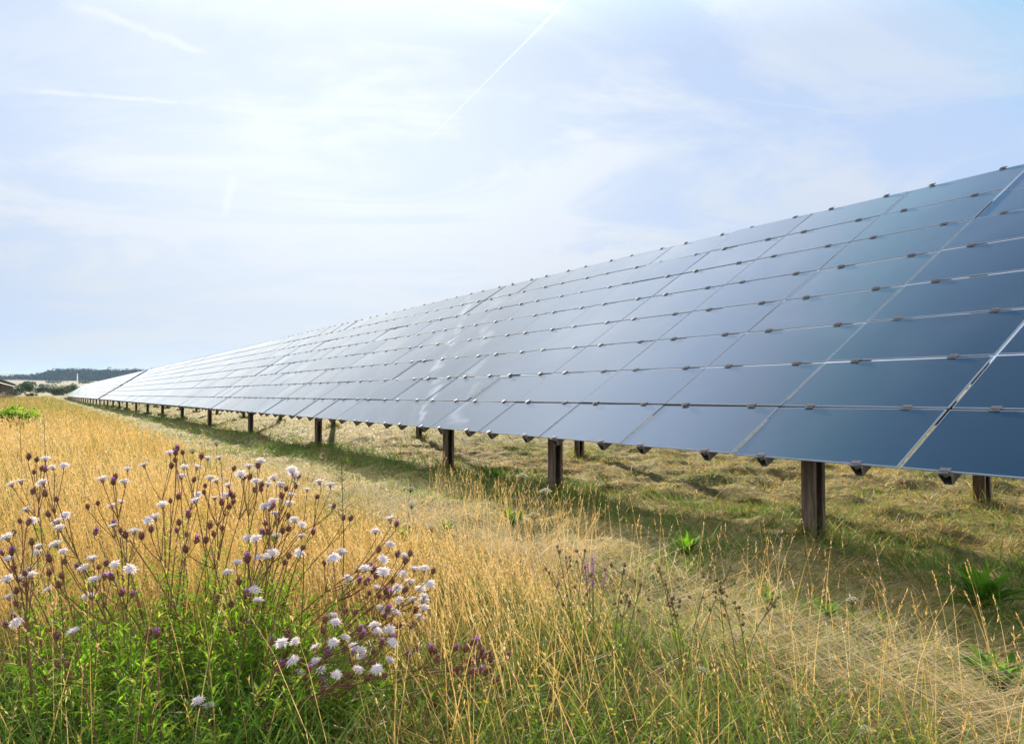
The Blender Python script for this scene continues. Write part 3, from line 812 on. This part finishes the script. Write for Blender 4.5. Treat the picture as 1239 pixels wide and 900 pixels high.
for a in ((632, 577, 6.0, .030, 'white umbel flower standing left of the wide post, highest of a pair'),
          (660, 596, 5.4, .032, 'white umbel flower just below the base of the wide post'),
          (646, 624, 5.0, .026, 'white umbel flower on the grass below the pair by the post'),
          (497, 592, 6.2, .024, 'small cream umbel flower on the grey straw left of the post shadow'),
          (498, 611, 5.6, .026, 'cream umbel flower below the small one on grey straw'),
          (521, 639, 5.0, .024, 'cream umbel flower beside the green dock leaves'),
          (848, 814, 2.75, .022, 'ragged white umbel low among dry stalks in the middle front'),
          (963, 858, 2.6, .020, 'small white umbel near the bottom edge right of the middle'),
          (1046, 889, 2.35, .024, 'flat white umbel at the bottom edge, rightmost of them'),
          (1031, 727, 3.6, .020, 'white umbel by the small leafy plants right of the tall stalks'),
          (262, 536, 7.6, .030, 'cream umbel over the golden grass above the clump'),
          (233, 545, 7.0, .028, 'pale umbel over the golden grass left of the cream one')):
    umbel(*a)

HS = [m.copy() for m in HD]
for m_ in HS: m_.materials[0] = DRY; m_.materials[1] = DRY

def seed_stalk(us, v0, v1, D, label, n, dark=.5, spread=.16):
    r = random.Random(int(us*3+v0)); b = Vector(at(us, 700, D)); b.z = gz(b.x, b.y)
    root = thing('seed_stalk', label, 'dry plant', tuple(b), 0, 'tall dry seed stalks in front')
    top = Vector(at(us, v0, D))-b
    for k in range(n):
        st = MB()
        e = Vector((r.gauss(0, spread), r.gauss(0, spread*.7), top.z*r.uniform(.78, 1.08)))
        f = Vector((r.gauss(0, .03), r.gauss(0, .03), 0)); f.z = gz(b.x+f.x, b.y+f.y)-b.z-.01
        path = [f.lerp(e, t)+Vector((0, 0, .05*math.sin(t*math.pi))) for t in np.linspace(0, 1, 6)]
        tn = r.uniform(0, .45)
        st.tube(path, [.0030-.0018*t for t in np.linspace(0, 1, 6)], 4, 0, tn)
        for j in range(r.randint(4, 7)):
            t = r.uniform(.45, 1)**.8; i = min(int(t*5), 4); p = path[i].lerp(path[i+1], t*5-i)
            h = p+Vector((r.gauss(0, .025), r.gauss(0, .025), r.uniform(.01, .05)))
            if j == 0: h = e+Vector((0, 0, .01))
            st.tube([p, h], [.0012, .001], 3, 0, tn)
            o = link('seed_head', r.choice(HS), root, tuple(h)); s = r.uniform(.4, .66); o.scale = (s, s, s*1.1)
            o.rotation_euler = (r.gauss(0, .5), r.gauss(0, .5), 0)
        for j in range(7):
            t = r.uniform(.1, .6); i = int(t*5); p = path[i].lerp(path[i+1], t*5-i); a = r.uniform(0, 6.28)
            st.leaf(p, (math.cos(a), math.sin(a), .8), (0, 0, 1), r.uniform(.03, .07), .006, 1, r.random(), .2)
        link('stem', st.mesh('stem', [STEM, LEAF]), root)
seed_stalk(695, 672, 880, 2.7, 'dry stalk with dark seed heads, left of the tall group, by purple spikes', 3, spread=.05)
seed_stalk(735, 690, 880, 2.6, 'greener dark headed stalk standing second in the middle group', 4, spread=.08)
seed_stalk(830, 690, 880, 2.7, 'bushy dark headed dry stalk in the middle of the tall group', 5, spread=.11)
seed_stalk(905, 715, 880, 2.75, 'rightmost spreading dry stalk with brown seed heads over the straw', 4, spread=.10)

def thin_stalk(u, v0, D, label, n=40):
    r = random.Random(int(u)); b = Vector(at(u, 700, D)); b.z = gz(b.x, b.y)
    root = thing('thin_weed', label, 'weed', tuple(b), 0)
    top = Vector(at(u, v0, D))-b; st = MB(); hd = MB()
    st.tube([(0, 0, -.01), top*.5+Vector((.012, 0, 0)), top], [.0032, .0026, .0014], 5, 0, .05)
    for k in range(n):
        t = r.uniform(.55, 1); p = (top*t); a = r.uniform(0, 6.28); L = (.09*(1.05-t)*2+.012)
        e = p+Vector((math.cos(a)*L, math.sin(a)*L, L*.7)); st.tube([p, e], [.0009, .0006], 3, 0, .1)
        for j in range(3):
            a2 = r.uniform(0, 6.28); hd.leaf(e, (math.cos(a2), math.sin(a2), .5), (0, 0, 1), .009, .005, 0, r.random(), 0)
    link('stem', st.mesh('stem', [STEM]), root); link('seed_spray', hd.mesh('seed_spray', [LEAF]), root)
thin_stalk(413, 552, 3.4, 'single tall thin green weed rising right of the wildflower clump')
thin_stalk(53, 500, 6.5, 'thin pale weed standing in the golden grass at far left', 26)
thin_stalk(24, 508, 6.2, 'thin dry weed by the left edge in golden grass', 20)

def purple_spike():
    b = Vector(at(718, 700, 3.1)); b.z = gz(b.x, b.y)
    root = thing('purple_spike_flower', 'lilac flower spikes behind the dark seed stalks in the middle', 'flower', tuple(b))
    r = random.Random(4); st = MB(); hd = MB()
    for k in range(7):
        e = Vector((r.gauss(0, .05), r.gauss(0, .04), .33+.06*r.random()))
        st.tube([(0, 0, -.01), e*.5, e], [.0022, .0018, .001], 4, 0, .1)
        for j in range(40):
            t = r.uniform(.72, 1.04); a = r.uniform(0, 6.28)
            hd.leaf(e*t, (math.cos(a), math.sin(a), .5), (0, 0, 1), .010, .005, 0, r.random(), 0)
    link('stems', st.mesh('stems', [STEM]), root); link('flower_spikes', hd.mesh('flower_spikes', [PURPLE]), root)
purple_spike()

def dock(u, v, D, n, L, label, name='dock_plant'):
    b = Vector(at(u, v, D)); b.z = gz(b.x, b.y); r = random.Random(int(u*5))
    root = thing(name, label, 'leafy plant', tuple(b), 0, 'green leafy plants on the mown strip')
    for k in range(n):
        mb = MB(); a = k*2.4+r.uniform(-.3, .3); up = r.uniform(.5, 2.6); l = L*r.uniform(.6, 1.15); w = l*r.uniform(.09, .16)*(.42 if name == 'grass_tuft' else 1)
        d = Vector((math.cos(a), math.sin(a), up)).normalized(); side = Vector((-math.sin(a), math.cos(a), 0)); tn = r.uniform(.0, .42)
        N = 7; vs = []
        for i in range(N):
            t = i/(N-1); c = d*l*t-Vector((0, 0, .38*l*t*t))+side*.06*l*math.sin(t*3+k)
            ww = w*math.sin(math.pi*min(1, .12+t*.88))**.8*.5+.001
            vs += [c-side*ww+Vector((0, 0, ww*.35)), c, c+side*ww+Vector((0, 0, ww*.35))]
        mb.add(vs, [(i*3+j, i*3+j+1, i*3+j+4, i*3+j+3) for i in range(N-1) for j in (0, 1)], 0, tn)
        link('leaf', mb.mesh('leaf', [LEAF], True), root)
for a in ((1192, 748, 3.75, 54, .30, 'large dark green leafy dock in the shade at the right edge'),
          (1210, 838, 2.85, 36, .24, 'low green dock below the large one at the right edge'),
          (832, 672, 4.9, 70, .22, 'bright green grassy tuft in the mown strip right of centre'),
          (622, 628, 6.1, 30, .24, 'bright green dock right of the cream umbels'),
          (540, 632, 5.7, 20, .15, 'small green leafy plant on the grey straw, middle of three'),
          (487, 640, 5.5, 26, .16, 'spreading yellow green plant on straw right of the wildflowers'),
          (1000, 745, 3.7, 50, .18, 'green leafy tuft left of the shaded dock at right'),
          (930, 722, 4.0, 36, .15, 'small green tuft by the straw, left of the larger tuft'),
          (600, 564, 9.8, 50, .26, 'light green tuft on the lit hay right of the second post')):
    dock(*a, name='grass_tuft' if 'tuft' in a[-1] else 'dock_plant')

def yellow(u, v, D, label):
    b = Vector(at(u, v, D)); r = random.Random(int(u+v)); z = gz(b.x, b.y); h = max(.08, b.z-z); b.z = z
    root = thing('yellow_wildflower', label, 'flower', tuple(b), 0, 'tiny yellow flowers along the bottom edge')
    st = MB()
    for k in range(5):
        fl = MB()
        e = Vector((r.gauss(0, .04), r.gauss(0, .04), h*r.uniform(.75, 1.1)))
        st.tube([(0, 0, -.01), e*.5, e], [.0015, .0012, .0009], 4, 0, .05)
        for j in range(6):
            a = j*1.05; fl.leaf(e, (math.cos(a), math.sin(a), .3), (0, 0, 1), (.0085), .007, 0, r.random(), 0)
        link('floret', fl.mesh('floret', [YELLOW]), root)
        for j in range(16):
            a = r.uniform(0, 6.28); st.leaf(e*r.uniform(.1, .9), (math.cos(a), math.sin(a), .7), (0, 0, 1), .028, .005, 1, r.random(), .1)
    link('stems', st.mesh('stems', [STEM, LEAF]), root)
for u, v, w in ((600, 848, 'left of the middle, beside the brown seed cluster'), (655, 880, 'at the bottom edge, left of the first seed stalk'),
                (716, 850, 'between the two left seed stalks'), (655, 812, 'highest one, left of the seed stalks'), (790, 888, 'at the bottom edge under the seed stalks'),
                (1093, 888, 'at the bottom right, beside the flat white umbel'), (555, 885, 'at the bottom edge right of the leafy clump')):
    yellow(u, v, 2.12, 'tiny yellow flower '+w)

# ------------------------------------------------------------------ shrubs, trees and wood in the distance
def crown_mesh(name, blobs, n, leaf, mat, seed):
    """many leaf faces through the volume of overlapping uneven lobes"""
    g = np.random.default_rng(seed); vs = []; tn = []
    tot = sum(b[3]*b[3] for b in blobs)
    for cx, cy, cz, rr, fz in blobs:
        k = max(8, int(n*rr*rr/tot)); d = g.normal(size=(k, 3)); d /= np.linalg.norm(d, axis=1)[:, None]
        rad = rr*(.55+.45*g.random(k)**.5)*(1+.25*np.sin(d[:, 0]*5+seed)*np.cos(d[:, 2]*6+cx))
        c = np.array([cx, cy, cz])+d*rad[:, None]*np.array([1, 1, fz])
        a = g.normal(size=(k, 3)); a /= np.linalg.norm(a, axis=1)[:, None]
        b = np.cross(a, g.normal(size=(k, 3))); b /= np.linalg.norm(b, axis=1)[:, None]
        L = leaf*g.uniform(.6, 1.4, k)
        P = np.stack([c-a*L[:, None], c+b*L[:, None]*.5, c+a*L[:, None], c-b*L[:, None]*.5], 1)
        vs.append(P.reshape(-1, 3)); tn.append(np.repeat(np.clip(.45+.3*g.normal(size=k)+.2*math.sin(cx*3), 0, 1), 4))
    v = np.concatenate(vs); t = np.concatenate(tn); f = np.arange(len(v)).reshape(-1, 4)
    return np_mesh(name, v, [f], [mat], tint=t)

def shrub(u, vt, vb, D, wpx, label, name='shrub', n=2600, trunk=False, mat=None, group='shrubs at the end of the meadow', cat='shrub'):
    r = random.Random(int(u*11+D)); p = at(u, vb, D); z = gz(p[0], p[1])
    h = at(u, vt, D)[2]-z; w = 1.3*wpx/F*D/2
    root = thing(name, label, cat, (p[0], p[1], z), 0, group)
    blobs = []; base = .35*h if trunk else .1*h
    for k in range(11):
        a = r.uniform(0, 6.28); q = r.random()**.6*w*.72; br = r.uniform(.28, .42)*min(w, h)
        zz = r.uniform(base+br*.6, max(base+br*.7, h-br*(1+.6*q/w)))
        blobs.append((q*math.cos(a), q*math.sin(a), zz, br, .9))
    blobs.append((0, 0, h-.36*min(w, h), .36*min(w, h), 1))
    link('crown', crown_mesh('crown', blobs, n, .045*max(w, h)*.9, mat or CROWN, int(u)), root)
    tk = MB()
    tr = .035*h
    tk.tube([(0, 0, -.3), (.02*h, 0, base), (0, .02*h, h*.7)], [tr, tr*.75, tr*.3], 7)
    for k in range(5):
        a = k*1.3; tk.tube([(0, 0, base*(.6+.1*k)), (w*.4*math.cos(a), w*.4*math.sin(a), base+.35*(h-base))], [tr*.45, tr*.15], 5)
    link('trunk', tk.mesh('trunk', [BARK]), root)
for a in ((17, 465, 486, 190, 20, 'dark shrub half behind the distant left array'),
          (30, 461, 486, 215, 18, 'tallest dark round shrub right of the left array'),
          (38, 475, 486, 180, 12, 'low dark bush in front of the tallest shrub'),
          (54, 467, 484, 260, 22, 'wide pale green bush in the middle of the shrub line'),
          (64, 467, 484, 205, 16, 'dark bush left of the far array, left of a pair'),
          (75, 465, 483, 205, 20, 'dark bush touching the far end of the solar arrays'),
          (88, 463, 482, 225, 18, 'tallest of the dark bushes behind the far array end')):
    shrub(*a)
shrub(81, 455.5, 463, 900, 11, 'lone dark round tree on the fields before the wood', 'field_tree', 900, True, None, None, 'tree')
shrub(20, 489, 505, 21, 44, 'bright green low leafy bush on the golden meadow at far left', 'green_bush', 3000, False, LEAF, None, 'shrub')
for u0, u1, D, lab in ((57, 74, 820, 'thin dark hedge in the pale field left of the lone tree'), (96, 112, 820, 'thin dark hedge right of the lone tree'),
                       (30, 42, 640, 'short far hedge above the shrubs at left'), (44, 64, 480, 'green hedge along the strip behind the shrub line')):
    p0, p1 = at(u0, 470, D), at(u1, 470, D); c = (p0+p1)/2; z = gz(c[0], c[1])
    root = thing('hedge', lab, 'hedge', (c[0], c[1], z), 0, 'hedges between the far fields')
    half = (p1-p0)/2; n = 9
    bl = [(half[0]*t+random.gauss(0, .5), half[1]*t, random.uniform(1.2, 2.0)*D/800, random.uniform(1.6, 2.6)*D/800, .9) for t in np.linspace(-1, 1, n)]
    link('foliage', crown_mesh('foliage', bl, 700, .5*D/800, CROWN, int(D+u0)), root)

def wood():
    g = np.random.default_rng(5); blobs = []
    for u in np.arange(-260, 330, 1.6):
        for row in range(2):
            D = 1240+row*30+g.normal(0, 8)
            top = np.interp(u, [-260, 0, 12, 18, 32, 50, 54, 80, 160, 330], [6, 6, 6, 8, 8, 9.5, 14, 16.5, 17, 17])*(1+.10*g.normal())
            p = at(u+g.normal(0, .5), 470, D); z = gz(p[0], p[1]); rr = top*.42
            blobs.append((p[0], p[1], z+top-rr, rr, 1.)); blobs.append((p[0]+g.normal(0, 2), p[1]-3, z+rr*.8, rr, 1.1))
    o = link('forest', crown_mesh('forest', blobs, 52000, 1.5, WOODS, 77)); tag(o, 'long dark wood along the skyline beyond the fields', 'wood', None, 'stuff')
wood()

def mast():
    D = 700; p = at(93.5, 470, D); z = gz(p[0], p[1]); h = at(93.5, 452, D)[2]-z
    root = thing('white_mast', 'slim white tower standing on the fields before the wood', 'tower', (p[0], p[1], z))
    mb = MB(); mb.lathe([(.55, 0), (.48, h*.5), (.42, h*.97), (.25, h), (.001, h)], 14)
    link('shaft', mb.mesh('shaft', [simple('white_paint', (.8, .8, .78), .5, 0, .05, 1)], True), root)
    mb = MB(); mb.lathe([(.45, h*.86), (.62, h*.865), (.62, h*.90), (.45, h*.905)], 14)
    link('collar', mb.mesh('collar', [STEEL]), root)
mast()

# ------------------------------------------------------------------ haze
def haze():
    mb = MB(); mb.box(-3500, 3500, -1900, 4300, -3, 110)
    m = bpy.data.materials.new('haze_air'); m.use_nodes = True; t = NT(m.node_tree)
    t.n.remove(t.n['Principled BSDF'])
    v = t.new('ShaderNodeVolumePrincipled'); v.inputs['Color'].default_value = (.45, .70, 1., 1); v.inputs['Density'].default_value = .00009
    v.inputs['Anisotropy'].default_value = .25
    t.link(v.outputs[0], t.n['Material Output'].inputs['Volume'])
    tag(link('haze', mb.mesh('haze', [m])), 'thin bluish summer haze over the distant fields', 'haze', None, 'stuff')
haze()
